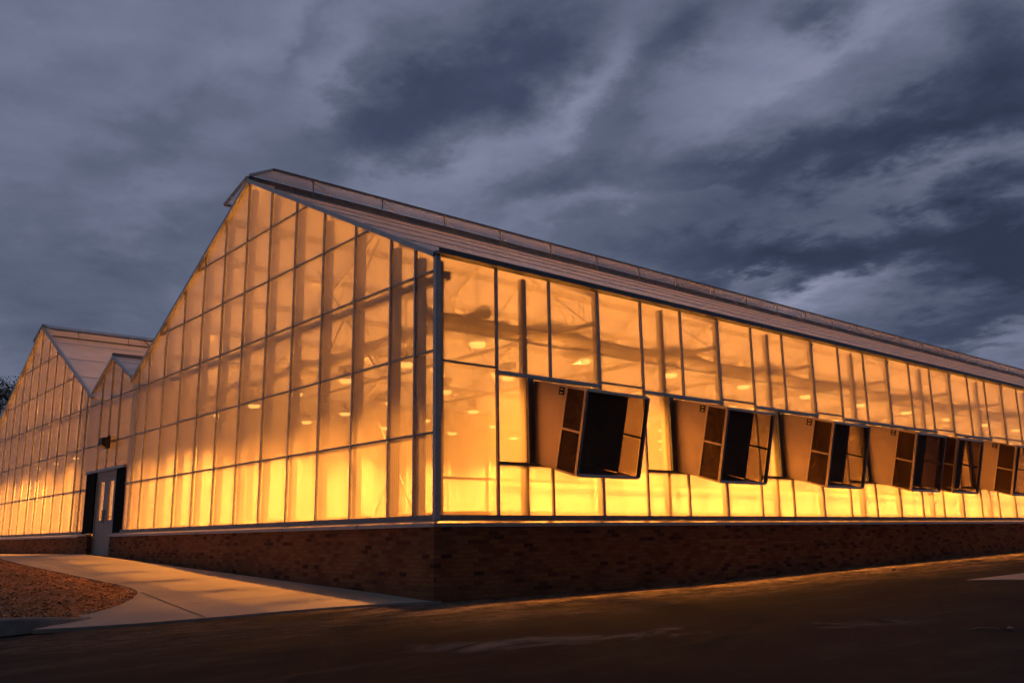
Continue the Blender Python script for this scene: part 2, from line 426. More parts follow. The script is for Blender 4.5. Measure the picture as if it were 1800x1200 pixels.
def sheet(name, poly, off, step, m, kind='structure', hf=None, skirt=.0):
    hf = hf or (lambda x, y: g(x, y) + off)
    x0 = min(p[0] for p in poly); x1 = max(p[0] for p in poly); y0 = min(p[1] for p in poly); y1 = max(p[1] for p in poly)
    pts = [Vector(p) for p in poly]; n = len(pts)
    yy = y0 + step/2
    while yy < y1:
        xx = x0 + step/2
        while xx < x1:
            if inside((xx, yy), poly): pts.append(Vector((xx, yy)))
            xx += step
        yy += step
    vs, es, fs, *_ = delaunay_2d_cdt(pts, [(i, (i+1) % n) for i in range(n)], [list(range(n))], 2, 1e-4)
    mb = MB(); mb.v = [(p.x, p.y, hf(p.x, p.y)) for p in vs]; mb.f = [tuple(f) for f in fs]
    if skirt:
        for i in range(n):
            a, b = poly[i], poly[(i+1) % n]
            mb.quad((a[0], a[1], hf(*a)), (b[0], b[1], hf(*b)), (b[0], b[1], hf(*b)-skirt), (a[0], a[1], hf(*a)-skirt))
    o = mb.build(name, m, smooth=False); 
    if kind: o['kind'] = kind
    return o
mulch_edge = [(-2.88, 14.9), (-2.90, 11.23), (-2.80, 8.96), (-2.72, 7.0), (-2.70, 5.9), (-2.72, 5.2), (-2.80, 4.7), (-2.95, 4.2), (-3.25, 3.5), (-3.6, 2.85), (-3.95, 2.35), (-4.25, 2.0), (-4.5, 1.8)]
walk = [(-.06, 45), (-.06, .12), (-.02, -.16), (-.7, .12), (-1.4, .30), (-2.3, .38), (-3.06, .40), (-3.6, .44), (-4.2, .50), (-4.75, .62), (-5.25, .80), (-5.0, 1.03), (-4.75, 1.2), (-4.45, 1.5)] + mulch_edge[::-1] + [(-2.88, 45)]
sheet('sidewalk', walk, .03, .7, M_conc, skirt=.05)
# control joints tooled into the slab
M_joint = simple('joint_line', (.07, .06, .055), .9)  # dark colour of the tooled joints
def joint(a, b):
    mb = MB(); n = 14; w_ = .009
    ax = Vector((a[0], a[1])); bx = Vector((b[0], b[1])); dd = (bx-ax).normalized(); pp = Vector((-dd.y, dd.x)) * w_
    for i in range(n):
        p = ax.lerp(bx, i/n); q = ax.lerp(bx, (i+1)/n)
        mb.quad(*[(k.x, k.y, g(k.x, k.y) + .036) for k in (p-pp, q-pp, q+pp, p+pp)])
    o = mb.build('sidewalk_joint', M_joint); o['kind'] = 'structure'
for a, b in [((-2.85, 4.35), (-3.32, .46)), ((-3.12, 2.15), (-.14, 2.3)), ((-2.68, 6.2), (-.14, 6.2)), ((-2.78, 9.4), (-.14, 9.4)), ((-2.86, 12.6), (-.14, 12.6)), ((-2.86, 15.8), (-.14, 15.8)), ((-2.86, 19), (-.14, 19)), ((-2.86, 22.2), (-.14, 22.2))]: joint(a, b)
# kerb that dies into the sidewalk ramp, with its gutter pan
kb = MB()
K = [(-14, .85, .15), (-9, .85, .15), (-7, .86, .15), (-6.2, .88, .15), (-5.7, .91, .14), (-5.3, .97, .115), (-5.0, 1.05, .085), (-4.75, 1.17, .05), (-4.55, 1.3, .02), (-4.42, 1.42, .008)]
for (xa, ya, ha), (xb, yb, hb) in zip(K, K[1:]):
    za = g(xa, ya) + .03; zb = g(xb, yb) + .03
    A = [(xa - .03, ya - .06, za - .06), (xa - .01, ya - .015, za + ha - .02), (xa, ya + .01, za + ha), (xa, ya + .16, za + ha + .004), (xa, ya + .16, za - .05)]
    B = [(xb - .03, yb - .06, zb - .06), (xb - .01, yb - .015, zb + hb - .02), (xb, yb + .01, zb + hb), (xb, yb + .16, zb + hb + .004), (xb, yb + .16, zb - .05)]
    for i in range(4): kb.quad(A[i], B[i], B[i+1], A[i+1])
ko = kb.build('kerb', simple('weathered_kerb_concrete', (.20, .20, .205), .9, 0, .25, 6, .3)); ko['kind'] = 'structure'
mulch_poly = mulch_edge + [(-4.6, 1.46), (-4.8, 1.3), (-5.05, 1.2), (-5.35, 1.12), (-5.8, 1.06), (-6.2, 1.04), (-14, 1.0), (-14, 45), (-2.88, 45)]
def edge_dist(x, y, poly):
    p = Vector((x, y)); best = 9
    for i in range(len(poly)):
        a = Vector(poly[i]); b = Vector(poly[(i+1) % len(poly)]); t = max(0, min(1, (p-a).dot(b-a)/max((b-a).length_squared, 1e-9)))
        best = min(best, (p - a.lerp(b, t)).length)
    return best
def mulch_h(x, y):
    e = edge_dist(x, y, mulch_poly)
    kerbrise = .15 * max(0, min(1, (-4.4 - x) / 1.2)) * max(0, min(1, (6.0 - y) / 3.0))
    return g(x, y) + .0 + kerbrise + .10 * min(1, e / .8) + (.02 * math.sin(x*3.1 + y*1.7) + .02 * math.sin(x*1.3 - y*4.1)) * min(1, e)
mo = sheet('mulch_bed', mulch_poly, 0, .35, M_soil, None, hf=mulch_h); mo['kind'] = 'structure'
ch = MB(); rr = random.Random(3)
cnt = 0
while cnt < 18000:
    t = rr.random()
    x_ = rr.uniform(-9, -2.7); y_ = 1.0 + 22 * rr.random() ** 1.8
    if not inside((x_, y_), mulch_poly): continue
    cnt += 1
    z_ = mulch_h(x_, y_) + rr.uniform(.0, .02); a = rr.uniform(0, math.pi); L = rr.uniform(.010, .030); W_ = L * rr.uniform(.3, .6)
    dx = Vector((math.cos(a), math.sin(a), rr.uniform(-.5, .5))) * L; dy = Vector((-math.sin(a), math.cos(a), rr.uniform(-.5, .5))) * W_
    c_ = Vector((x_, y_, z_ + .01)); up = Vector((0, 0, .008))
    ch.quad(c_-dx-dy, c_+dx-dy, c_+dx+dy, c_-dx+dy)
    ch.poly([c_-dx-dy-up, c_+dx-dy-up, c_+dx-dy, c_-dx-dy])
co = ch.build('bark_chips', M_chip); tag(co, None, None, None, 'stuff')
pb = MB(); rr = random.Random(5)
for k in range(420):
    e_ = rr.choice(range(1, len(mulch_edge)-1)); a = Vector(mulch_edge[e_]); b = Vector(mulch_edge[e_+1]); p = a.lerp(b, rr.random()) + Vector((-abs(rr.gauss(0, .16)), rr.gauss(0, .05)))
    if not inside(p, mulch_poly): continue
    r_ = rr.uniform(.008, .022)
    pb.lathe([(0, r_*.7), (r_*.7, r_*.4), (r_, 0), (r_*.7, -r_*.4)], (p.x, p.y, mulch_h(p.x, p.y) + .012), 6)
tag(pb.build('gravel', M_pebble), None, None, None, 'stuff')
# far apron of concrete at the right
sheet('concrete_apron', [(9.3, -3.70), (11.3, -3.80), (16, -3.9), (22, -4.0), (22, -8), (14, -7), (10.6, -5.0)], .012, 1.0, M_conc, skirt=.03)
# small loose stones on the lot
for k, (x_, y_, s_) in enumerate([(2.60, -7.02, .045), (11.1, -1.4, .06), (9.6, -1.0, .04), (3.4, -.5, .022), (2.3, -.42, .018)]):
    mb = MB(); prof = [(0.001, .5), (.55, .42), (.9, .12), (1, -.1), (.8, -.4)]
    mb.lathe([(r*s_, z*s_) for r, z in prof], (0, 0, 0), 9); mb.v = [(a*(1+.25*math.sin(7*b/s_+k)), b*(.7+.2*math.cos(5*a/s_)), c) for a, b, c in mb.v]
    o = mb.build('stone', M_pebble, smooth=True); o.location = (x_, y_, g(x_, y_) + s_*.3)
    tag(o, ['pale stone alone on the dark asphalt at the lower right', 'pale lump on the lit asphalt strip farthest along the brick wall', 'orange-lit pebble on the asphalt beside the far brick wall', 'tiny pale pebble at the foot of the brick wall, second from the corner', 'tiny pebble at the foot of the brick wall nearest the corner'][k], 'stone', 'stones on the asphalt')
# a thin dry twig beside the stone
tw = MB().tube([(2.15, -6.75, g(2.15, -6.75)+.012), (2.3, -6.82, g(2.3, -6.8)+.03), (2.5, -6.95, g(2.5, -6.9)+.014)], .006, 5)
tag(tw.build('twig', M_pebble), 'thin pale twig lying on the dark asphalt beside a stone', 'twig')
# ------------------------------------------------------------ greenhouse builder
P = 1.2107; EAVE = 4.151; RIDGE = 7.81; W = 14.805
YS = [0, .602, 1.349] + [1.349 + P*(i+1) for i in range(10)]; YS += [YS[-1] + .7474, W]
GIRT = [1.291, 2.589, 3.905, 5.139, 6.340]
def roofz(y, y0, Wd, e=EAVE, r=RIDGE): return e + (r-e) * (1 - abs(y - y0 - Wd/2) / (Wd/2))
def gable(root, y0, Wd, ys, girts, e=EAVE, r=RIDGE, x0=0.0, zb=None, mull=.038, studs=True):
    zb = zb or (lambda y: 0.0)
    for i in range(len(ys) - 1):
        a, b = y0 + ys[i], y0 + ys[i+1]; mid = y0 + Wd/2
        top = [(a, roofz(a, y0, Wd, e, r))] + ([(mid, r)] if a < mid - .01 < mid + .01 < b else []) + [(b, roofz(b, y0, Wd, e, r))]
        pts = [(x0, a, zb((a+b)/2)), ] + [(x0, q, z_ - .02) for q, z_ in top] + [(x0, b, zb((a+b)/2))]
        MB().poly(pts[::-1]).build('glazing_panel', M_glass, root)
    for i in range(1, len(ys) - 1):
        y_ = y0 + ys[i]; z1 = roofz(y_, y0, Wd, e, r) - .05
        MB().box(x0 - .032, y_ - mull/2, zb(y_) + .02, x0 + .02, y_ + mull/2, z1).build('mullion', M_alu, root)
        if studs: MB().box(x0 + .09, y_ - .02, -.6, x0 + .20, y_ + .10, z1 - .12).build('gable_stud', M_galv, root)
    for gz in girts:
        # from roof slope to roof slope
        if gz < e: ya, yb = y0, y0 + Wd
        else: hh = (r - gz) / (r - e) * Wd / 2; ya, yb = y0 + Wd/2 - hh, y0 + Wd/2 + hh
        MB().box(x0 - .022, ya + .03, gz - .017, x0 + .05, yb - .03, gz + .017).build('girt', M_alud, root)
        if gz > 3.0 and gz < 4.5: MB().box(x0 + .22, ya + .1, gz - .10, x0 + .34, yb - .1, gz + .04).build('wind_beam', M_galv, root)
    # bottom rail and rakes
    if zb(y0 + .1) == 0: MB().box(x0 - .045, y0, -.04, x0 + .05, y0 + Wd, .035).build('bottom_rail', M_alud, root)
    for s_, ya in ((0, y0), (1, y0 + Wd)):
        A = Vector((x0 - .045, ya, e + .0)); B = Vector((x0 - .045, y0 + Wd/2, r + .0))
        MB().bar(A, B, .08, .085).build('rake_trim', M_alu, root)
def roof(root, y0, Wd, L, e=EAVE, r=RIDGE, x0=-.02, npur=6, vent=True, bay=3.66, truss=True, rods=1.83, flap_w=1.34, flap_d=.30):
    mid = y0 + Wd/2
    for s_ in (0, 1):
        ya = y0 if s_ == 0 else y0 + Wd
        MB().quad((x0, ya, e + .03), (L, ya, e + .03), (L, mid, r + .03), (x0, mid, r + .03)).build('roof_slope', M_roofg, root)
        for k in range(1, npur):
            t = k / npur; yy = ya + (mid - ya)*t; zz_ = e + (r - e)*t
            MB().box(x0 + .05, yy - .015, zz_ + .025, L, yy + .015, zz_ + .038).build('roof_batten', M_alu, root)
            MB().box(x0 + .10, yy - .03, zz_ - .13, L, yy + .03, zz_ - .02).build('purlin', M_galv, root)
        k = 1
        while k * bay < L - .1:
            xx = k*bay
            MB().bar((xx, ya, e - .10), (xx, mid, r - .16), .06, .10).build('rafter', M_galv, root)
            if not truss: MB().bar((xx, ya, e + .06), (xx, mid, r + .06), .05, .03).build('glazing_bar', M_alud, root)
            k += 1
    MB().box(x0 - .06, mid - .06, r - .02, L, mid + .06, r + .11).build('ridge_cap', M_gutter, root)
    if truss:
        k = 1
        while k * bay < L - .1:
            xx = k * bay; t = MB(); zc = 3.55
            t.bar((xx, y0 + .1, zc), (xx, y0 + Wd - .1, zc), .08, .08)
            nn = 4
            for j in range(nn):
                ya = y0 + .2 + (Wd - .4) * j / nn; yb = y0 + .2 + (Wd - .4) * (j + 1) / nn
                ym = (ya + yb)/2
                za = roofz(ya, y0, Wd, e, r) - .2; zm = roofz(ym, y0, Wd, e, r) - .2
                t.bar((xx, ya, zc), (xx, ym, zm), .022, .022); t.bar((xx, ym, zm), (xx, yb, zc), .022, .022)
            t.build('truss', M_galv, root); k += 1
    if vent:
        for s_, sg in ((0, -1), (1, 1)):
            yo = mid + sg*flap_w; zo = r + .12 - flap_d
            f = MB().quad((x0 - .02, mid + sg*.07, r + .115), (L, mid + sg*.07, r + .115), (L, yo, zo), (x0 - .02, yo, zo)).build('ridge_vent', M_vent, root)
            fr = MB().bar((x0 - .04, yo, zo), (L, yo, zo), .05, .06).bar((x0 - .04, mid + sg*.07, r + .115), (x0 - .04, yo, zo), .05, .06)
            fr.build('vent_frame', M_alud, f)
            tt = 0.9
            n_ = 0
            zr_ = lambda yy: e + (r - e) * (1 - abs(yy - mid) / (Wd/2))
            p0_ = None
            while tt < L - 1:
                if p0_ is None:
                    p0_ = (MB().bar((0, yo - sg*.02, zo - .02), (.02, yo - sg*.02, zr_(yo) + .06), .018, .018).build('vent_rod', M_alud, f),
                           MB().bar((0, yo - sg*.1, zo + .0), (.9, mid + sg*.5, zr_(mid + sg*.5) + .18), .022, .022).build('vent_strut', M_alu, f))
                    q_ = p0_
                else:
                    q_ = []
                    for o_ in p0_: c_ = o_.copy(); C.objects.link(c_); c_.parent = f; q_.append(c_)
                for o_ in q_: o_.location.x = tt
                tt += rods
            # the dark sill of the vent opening in the roof
            yv = mid + sg*1.2
            MB().bar((x0 + .05, yv, zr_(yv) + .06), (L, yv, zr_(yv) + .06), .05, .05).build('vent_sill', M_alud, root)
# ------------------------------------------------------------ main greenhouse
L1 = 56.9
main = thing('greenhouse', 'large glowing greenhouse with a brick base whose corner stands nearest the camera', 'greenhouse')
def plinth(root, y0, y1, x0=-.12, name='brick_base'):
    MB().box(x0, y0, -1.75, .12, y1, -.105).build(name, M_bricky, root)
# brick base: gable side, long side
MB().box(-.12, .121, -1.75, .14, 15.43, -.105).build('brick_base', M_bricky, main)
MB().box(-.12, -.12, -1.75, L1, .12, -.105).build('brick_base', M_brickx, main)
# the short end that faces the walk needs running bond along y as well
MB().box(-.123, -.118, -1.75, -.1195, .121, -.105).build('brick_return', M_bricky, main)
# sloped metal ledge on the bricks
def ledge_x(root, xa, xb):
    m_ = MB(); prof = [(-.165, -.14), (-.165, -.085), (-.05, -.045), (.08, -.045)]
    for (ya, za), (yb, zb_) in zip(prof, prof[1:]): m_.quad((xa if ya > -.1 else xa, ya, za), (xb, ya, za), (xb, yb, zb_), (xa, yb, zb_))
    m_.quad((xa, -.165, -.14), (xa, -.11, -.14), (xb, -.11, -.14), (xb, -.165, -.14))
    return m_
lm = MB(); prof = [(-.165, -.145), (-.165, -.088), (-.05, -.043), (.08, -.043)]
for (a, za), (b, zb_) in zip(prof, prof[1:]):
    lm.quad((a, a, za), (L1, a, za), (L1, b, zb_), (b, b, zb_))
    lm.quad((a, 15.43, za), (a, a, za), (b, b, zb_), (b, 15.43, zb_))
lm.quad((-.165, -.165, -.145), (-.10, -.10, -.145), (L1, -.10, -.145), (L1, -.165, -.145)); lm.quad((-.165, 15.43, -.145), (-.10, 15.43, -.145), (-.10, -.10, -.145), (-.165, -.165, -.145))
lm.build('ledge', M_ledge, main)
gable(main, 0, W, YS, GIRT)
roof(main, 0, W, L1)
# corner post: two faces with a folded edge
cp = MB().box(-.055, -.055, -.042, .035, .035, EAVE + .06); cp.build('corner_post', M_alu, main, bevel=.008)
# long wall
NX = int(L1 / P)
HEAD = {1: 3, 4: 6, 7: 9, 10: 12, 12: 14, 15: 17}
HOODX = [(1.99, 3.45), (5.68, 7.14), (9.37, 10.83), (13.08, 14.54), (15.27, 16.73), (18.95, 20.41)]
zH0, zH1, zS = 2.315, 2.385, .862
inhead = lambda i: any(a <= i < b for a, b in HEAD.items())
for i in range(NX):
    xa, xb = i*P, min((i+1)*P, L1)
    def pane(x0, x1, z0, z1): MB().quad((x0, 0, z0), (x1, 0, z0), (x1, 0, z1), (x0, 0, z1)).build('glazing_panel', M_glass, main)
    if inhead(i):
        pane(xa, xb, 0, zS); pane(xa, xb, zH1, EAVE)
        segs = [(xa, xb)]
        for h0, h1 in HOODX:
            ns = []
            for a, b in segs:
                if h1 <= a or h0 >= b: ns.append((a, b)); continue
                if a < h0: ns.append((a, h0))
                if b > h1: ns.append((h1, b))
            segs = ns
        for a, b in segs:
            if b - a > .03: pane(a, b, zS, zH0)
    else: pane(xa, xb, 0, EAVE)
    if i == 0: continue
    full = not (inhead(i) and inhead(i-1)) or i in HEAD
    wd = .058 if i % 3 == 0 else .044
    if full: MB().box(xa - wd/2, -.032, .02, xa + wd/2, .02, EAVE - .03).build('mullion', M_alu, main)
    else:
        MB().box(xa - wd/2, -.032, .02, xa + wd/2, .02, zS).build('mullion', M_alu, main)
        MB().box(xa - wd/2, -.032, zH1, xa + wd/2, .02, EAVE - .03).build('mullion', M_alu, main)
for a, b in HEAD.items():
    MB().box(a*P - .02, -.06, zH0, b*P + .02, .03, zH1).build('header_rail', M_alu, main, bevel=.006)
    MB().box(a*P - .02, -.045, zS - .028, b*P + .02, .03, zS + .028).build('sill_rail', M_alud, main)
for i in range(NX):
    if not inhead(i): MB().box(i*P + .03, -.02, 2.43 - .018, (i+1)*P - .03, .05, 2.43 + .018).build('girt', M_alud, main)
MB().box(.03, -.045, -.04, L1, .05, .035).build('bottom_rail', M_alud, main)
# the dark post face beside each fan opening
for h0, h1 in HOODX:
    MB().box(h0 - .13, -.05, zS + .03, h0 - .004, .06, zH0 - .002).build('opening_jamb', M_gutter, main)
# gutter
gm = MB()
gp = [(-.02, EAVE - .03), (-.13, EAVE + .0), (-.145, EAVE + .08), (-.13, EAVE + .08), (-.12, EAVE + .015), (.05, EAVE + .005)]
for (ya, za), (yb, zb_) in zip(gp, gp[1:]): gm.quad((-.06, ya, za), (L1, ya, za), (L1, yb, zb_), (-.06, yb, zb_))
gm.poly([(-.06, a, b) for a, b in gp]); gm.build('gutter', M_gutter, main)
# structural columns every 1.83 m just inside the walls
k = 0
while k * 1.83 < L1:
    for yy in (.07, W - .19):
        MB().box(k*1.83 + .02 + (.06 if k == 0 else 0), yy, -.6, k*1.83 + .12 + (.06 if k == 0 else 0), yy + .1, EAVE - .06).build('column', M_white, main)
    k += 1
# inner liner along the foot of both outside walls
MB().quad((1.25, .24, -.02), (L1, .24, -.02), (L1, .24, .84), (1.25, .24, .84)).build('wall_liner', M_liner, main)
MB().quad((.28, .9, -.02), (.28, W - .3, -.02), (.28, W - .3, 1.27), (.28, .9, 1.27)).build('wall_liner', M_liner2, main)
MB().box(.25, .30, .60, L1, .34, .64).build('heating_pipe', M_galv, main)
for zz_ in (3.1, 3.35): MB().tube([(.4, .55, zz_), (L1, .55, zz_)], .03, 8).build('heating_pipe', M_galv, main)
# far side wall, far end wall
MB().quad((0.02, W, -.6), (L1, W, -.6), (L1, W, EAVE), (0.02, W, EAVE)).build('side_glazing', M_inner, main)
MB().poly([(L1, 0, -1.2), (L1, W, -1.2), (L1, W, EAVE), (L1, W/2, RIDGE), (L1, 0, EAVE)]).build('end_glazing', M_inner, main)
# thin cross bracing rods in the gable bay
for ya, za, yb, zb_ in [(2.56, .1, 1.35, 1.8), (2.56, 1.8, 1.35, .1), (5.0, 2.7, 2.56, 5.2), (2.56, 2.7, 5.0, 5.2)]:
    MB().tube([(.5, ya, za), (.5, yb, zb_)], .018, 5).build('brace_rod', M_galv, main)
fl = MB().box(.14, .12, -.75, L1, W - .02, -.6).build('floor', M_floor, main)
# ------------------------------------------------------------ corridor between the two houses
YC = W + .02; WC = 18.50 - YC; EC, RC = 4.30, 5.17
cor = thing('corridor_building', 'narrow low gabled link with double door between the two greenhouses', 'building')
ysc = [0, WC*.26, WC*.5, WC*.75, WC]
DT = 1.80
gable(cor, YC, WC, ysc, [2.589, 3.905], EC, RC, x0=0.0, zb=lambda y: DT + .03, studs=False)
roof(cor, YC, WC, 24, EC, RC, npur=3, vent=False, truss=False)
MB().box(-.06, YC + .0, DT - .05, .04, YC + WC, DT + .03).build('header_rail', M_alu, cor)
D0, D1 = 15.62, 17.50
MB().box(-.02, YC, -.04, .03, D0 - .05, DT - .05).build('infill_panel', M_black, cor)
MB().box(-.02, D1 + .05, -.04, .03, YC + WC, DT - .05).build('infill_panel', M_black, cor)
MB().box(-.12, 17.56, -1.3, .14, 18.48, -.105).build('brick_base', M_bricky, cor)
MB().box(-.16, 17.56, -.104, .0, 18.46, -.05).build('ledge', M_ledge, cor)
# double door
GZ = -.66
def leaf(ya, yb, first):
    l0, l1 = (ya + yb)/2 - .20, (ya + yb)/2 + .20; z0, z1 = .33, 1.45
    m_ = MB().box(.04, ya, GZ, .085, l0, 1.60).box(.04, l1, GZ, .085, yb, 1.60).box(.04, l0, GZ, .085, l1, z0).box(.04, l0, z1, .085, l1, 1.60)
    d_ = m_.build('door', M_door, cor)
    MB().box(.055, l0, z0, .065, l1, z1).build('door_glass', M_glassdoor, d_)
    MB().tube([(-.01, (yb - .09) if first else (ya + .09), .25), (-.01, (yb - .09) if first else (ya + .09), .62)], .014, 8).build('door_handle', M_blackbox, d_)
M_glassdoor = glazing('door_glazing', .8, 0)
ym_ = (D0 + D1)/2
leaf(D0 + .06, ym_ - .006, True); leaf(ym_ + .006, D1 - .06, False)
MB().box(.02, D0 - .05, GZ, .10, D0 + .055, DT - .05).box(.02, D1 - .055, GZ, .10, D1 + .05, DT - .05).box(.02, D0 + .055, 1.605, .10, D1 - .055, DT - .05).build('door_frame', M_door, cor)
MB().box(.2, YC, -.75, 24, YC + WC, -.6).build('floor', M_floor, cor)
MB().quad((3.4, YC + .9, -.6), (3.4, YC + WC - .3, -.6), (3.4, YC + WC - .3, 2.3), (3.4, YC + .9, 2.3)).build('inner_wall', M_white, cor)
# red cabinet seen through the glass
rc = MB().box(2.9, 16.95, .15, 3.1, 17.25, .75)
tag(rc.build('fire_cabinet', simple('red_enamel', (.35, .02, .015), .4)), 'small red cabinet seen through the left pane of the corridor door', 'cabinet')
# wall light
wl = thing('wall_light', 'small black box light mounted on the glazing above the double door', 'wall light', (-.05, 16.45, 2.55)); wl.scale = (.8, .8, .8)
hb = MB(); hb.poly([(0, -.21, -.20), (-.10, -.21, -.20), (-.30, -.21, -.06), (-.30, -.21, .16), (0, -.21, .22)][::-1]); hb.poly([(0, .21, -.20), (-.10, .21, -.20), (-.30, .21, -.06), (-.30, .21, .16), (0, .21, .22)])
pp_ = [(0, -.20), (-.10, -.20), (-.30, -.06), (-.30, .16), (0, .22)]
for i in range(5):
    a, b = pp_[i], pp_[(i+1) % 5]; hb.quad((a[0], -.21, a[1]), (b[0], -.21, b[1]), (b[0], .21, b[1]), (a[0], .21, a[1]))
hb.build('housing', M_blackbox, wl)
MB().quad((-.115, -.17, -.196), (-.285, -.17, -.076), (-.285, .17, -.076), (-.115, .17, -.196)).build('lens', simple('grey_lens', (.3, .32, .33), .2), wl).location = (-.006, 0, -.006)
MB().box(-.04, -.08, .10, .03, .08, .28).build('bracket', M_blackbox, wl)
# ------------------------------------------------------------ second greenhouse
Y2 = 18.50; L2 = 24.0
sec = thing('greenhouse', 'second gabled glowing greenhouse standing beyond the corridor at the far left', 'greenhouse')
MB().box(-.12, Y2 - .02, -1.6, .14, Y2 + W, -.105).build('brick_base', M_bricky, sec)
ls = MB()
for (a, za), (b, zb_) in zip(prof, prof[1:]): ls.quad((a, Y2 + W, za), (a, Y2 - .03, za), (b, Y2 - .03, zb_), (b, Y2 + W, zb_))
ls.build('ledge', M_ledge, sec)
gable(sec, Y2, W, YS, GIRT, EAVE)
roof(sec, Y2, W, L2, truss=False, npur=4, flap_d=.42)
MB().quad((.02, Y2, -.6), (L2, Y2, -.6), (L2, Y2, EAVE), (.02, Y2, EAVE)).build('side_glazing', M_inner, sec)
MB().quad((.02, Y2 + W, -1.2), (L2, Y2 + W, -1.2), (L2, Y2 + W, EAVE), (.02, Y2 + W, EAVE)).build('side_glazing', M_inner, sec)
MB().poly([(L2, Y2, -1.2), (L2, Y2 + W, -1.2), (L2, Y2 + W, EAVE), (L2, Y2 + W/2, RIDGE), (L2, Y2, EAVE)]).build('end_glazing', M_inner, sec)
MB().box(.14, Y2 + .04, -.75, L2, Y2 + W - .02, -.6).build('floor', M_floor, sec)
# ------------------------------------------------------------ grow lamps
def make_lamp():
    t = thing('grow_lamp', '', 'grow lamp')
    MB().lathe([(.05, .13), (.08, .12), (.15, .06), (.26, -.06), (.27, -.07), (.255, -.06), (.14, .05), (.05, .10)], n=14).build('reflector', M_lampbody, t, True)
    MB().lathe([(.001, -.13), (.12, -.12), (.16, -.07), (.10, .02), (.02, .08)], n=10).build('bulb', M_bulb, t, True)
    MB().box(-.09, -.18, .13, .09, .18, .27).build('ballast', M_lampbody, t)
    MB().bar((.07, .12, .27), (.07, .12, 1.35), .008).bar((-.07, -.12, .27), (-.07, -.12, 1.35), .008).build('hanger', M_alud, t)
    ld = bpy.data.lights.new('lamp_light', 'AREA'); ld.shape = 'DISK'; ld.size = .45; ld.energy = LAMP_W; ld.color = LAMP_C; ld.spread = math.radians(118)
    lo = bpy.data.objects.new('lamp_light', ld); C.objects.link(lo); lo.parent = t; lo.location = (0, 0, -.115)
    ud = bpy.data.lights.new('added_uplight', 'AREA'); ud.shape = 'DISK'; ud.size = .3; ud.energy = 19.0; ud.color = LAMP_C  # added upward fill that brightens the upper panes and roof
    uo = bpy.data.objects.new('added_uplight', ud); C.objects.link(uo); uo.parent = t; uo.location = (0, 0, .30); uo.rotation_euler = (math.pi, 0, 0)
    return t
LAMP_W = 870.0; LAMP_C = (1.0, .345, .045)
lp = make_lamp(); used = False
def put_lamp(x_, y_, z_, lab, grp):
    global used
    o = lp if not used else copy_tree(lp); used = True
    o.location = (x_, y_, z_); o['label'] = lab; o['group'] = grp
    if y_ > 15 :
        for ch_ in o.children:
            if ch_.name.startswith('lamp_light'): ch_.data = dim if y_ < 18 else wide
NUM = 'first second third fourth fifth sixth seventh eighth ninth tenth eleventh twelfth thirteenth fourteenth fifteenth sixteenth seventeenth eighteenth nineteenth twentieth'.split()
for r_, yy in enumerate((1.5, 3.9, 6.3, 8.7, 11.1, 13.4)):
    for k in range(20):
        put_lamp(2.0 + 2.75*k, yy, 3.25, 'sodium grow lamp in near greenhouse, %s row from long wall, %s from gable' % (NUM[r_], NUM[k]), 'grow lamps hanging in the near greenhouse')
for ch_ in lp.children:
    if ch_.name.startswith('lamp_light'): wide = ch_.data.copy()
wide.spread = math.radians(140); wide.energy = 820; dim = wide.copy(); dim.energy = 70
for r_, yy in enumerate((20.4, 23.4, 26.4, 29.4, 32.2)):
    for k in range(4):
        put_lamp(1.7 + 4.0*k, yy, 3.0, 'sodium grow lamp in second greenhouse, %s row from corridor, %s from gable' % (NUM[r_], NUM[k]), 'grow lamps hanging in the second greenhouse')
put_lamp(2.0, 16.5, 2.75, 'orange grow lamp hanging inside the corridor behind the double door', 'grow lamps in the corridor')
# benches
def bench(name_lab, x0, y0, x1, y1, z=.12):
    t = thing('bench', name_lab, 'bench', ((x0+x1)/2, (y0+y1)/2, -.6), 'white growing benches on the greenhouse floor')
    dx, dy = (x1-x0)/2, (y1-y0)/2; h = z + .6
    MB().box(-dx, -dy, h - .07, dx, dy, h).build('bench_top', M_bench, t)
    for sx in (-1, 1):
        for sy in (-1, 1): MB().box(sx*(dx-.1) - .03, sy*(dy-.1) - .03, 0, sx*(dx-.1) + .03, sy*(dy-.1) + .03, h - .07).build('leg', M_galv, t)
for r_, (ya, yb) in enumerate(((.7, 2.7), (3.5, 5.5), (6.4, 8.4), (9.3, 11.3), (12.1, 14.1))):
    for k in range(4):
        bench('white bench in near greenhouse, %s row from long wall, %s from gable' % (('first', 'second', 'third', 'fourth', 'fifth')[r_], ('first', 'second', 'third', 'last')[k]), 1.0 + k*9.8, ya, 1.0 + k*9.8 + 9.0, yb)
for r_, (ya, yb) in enumerate(((19.4, 21.4), (22.4, 24.4), (25.4, 27.4), (28.4, 30.4))):
    bench('white bench in second greenhouse, %s row from the corridor' % ('first', 'second', 'third', 'fourth')[r_], 1.0, ya, 12, yb)
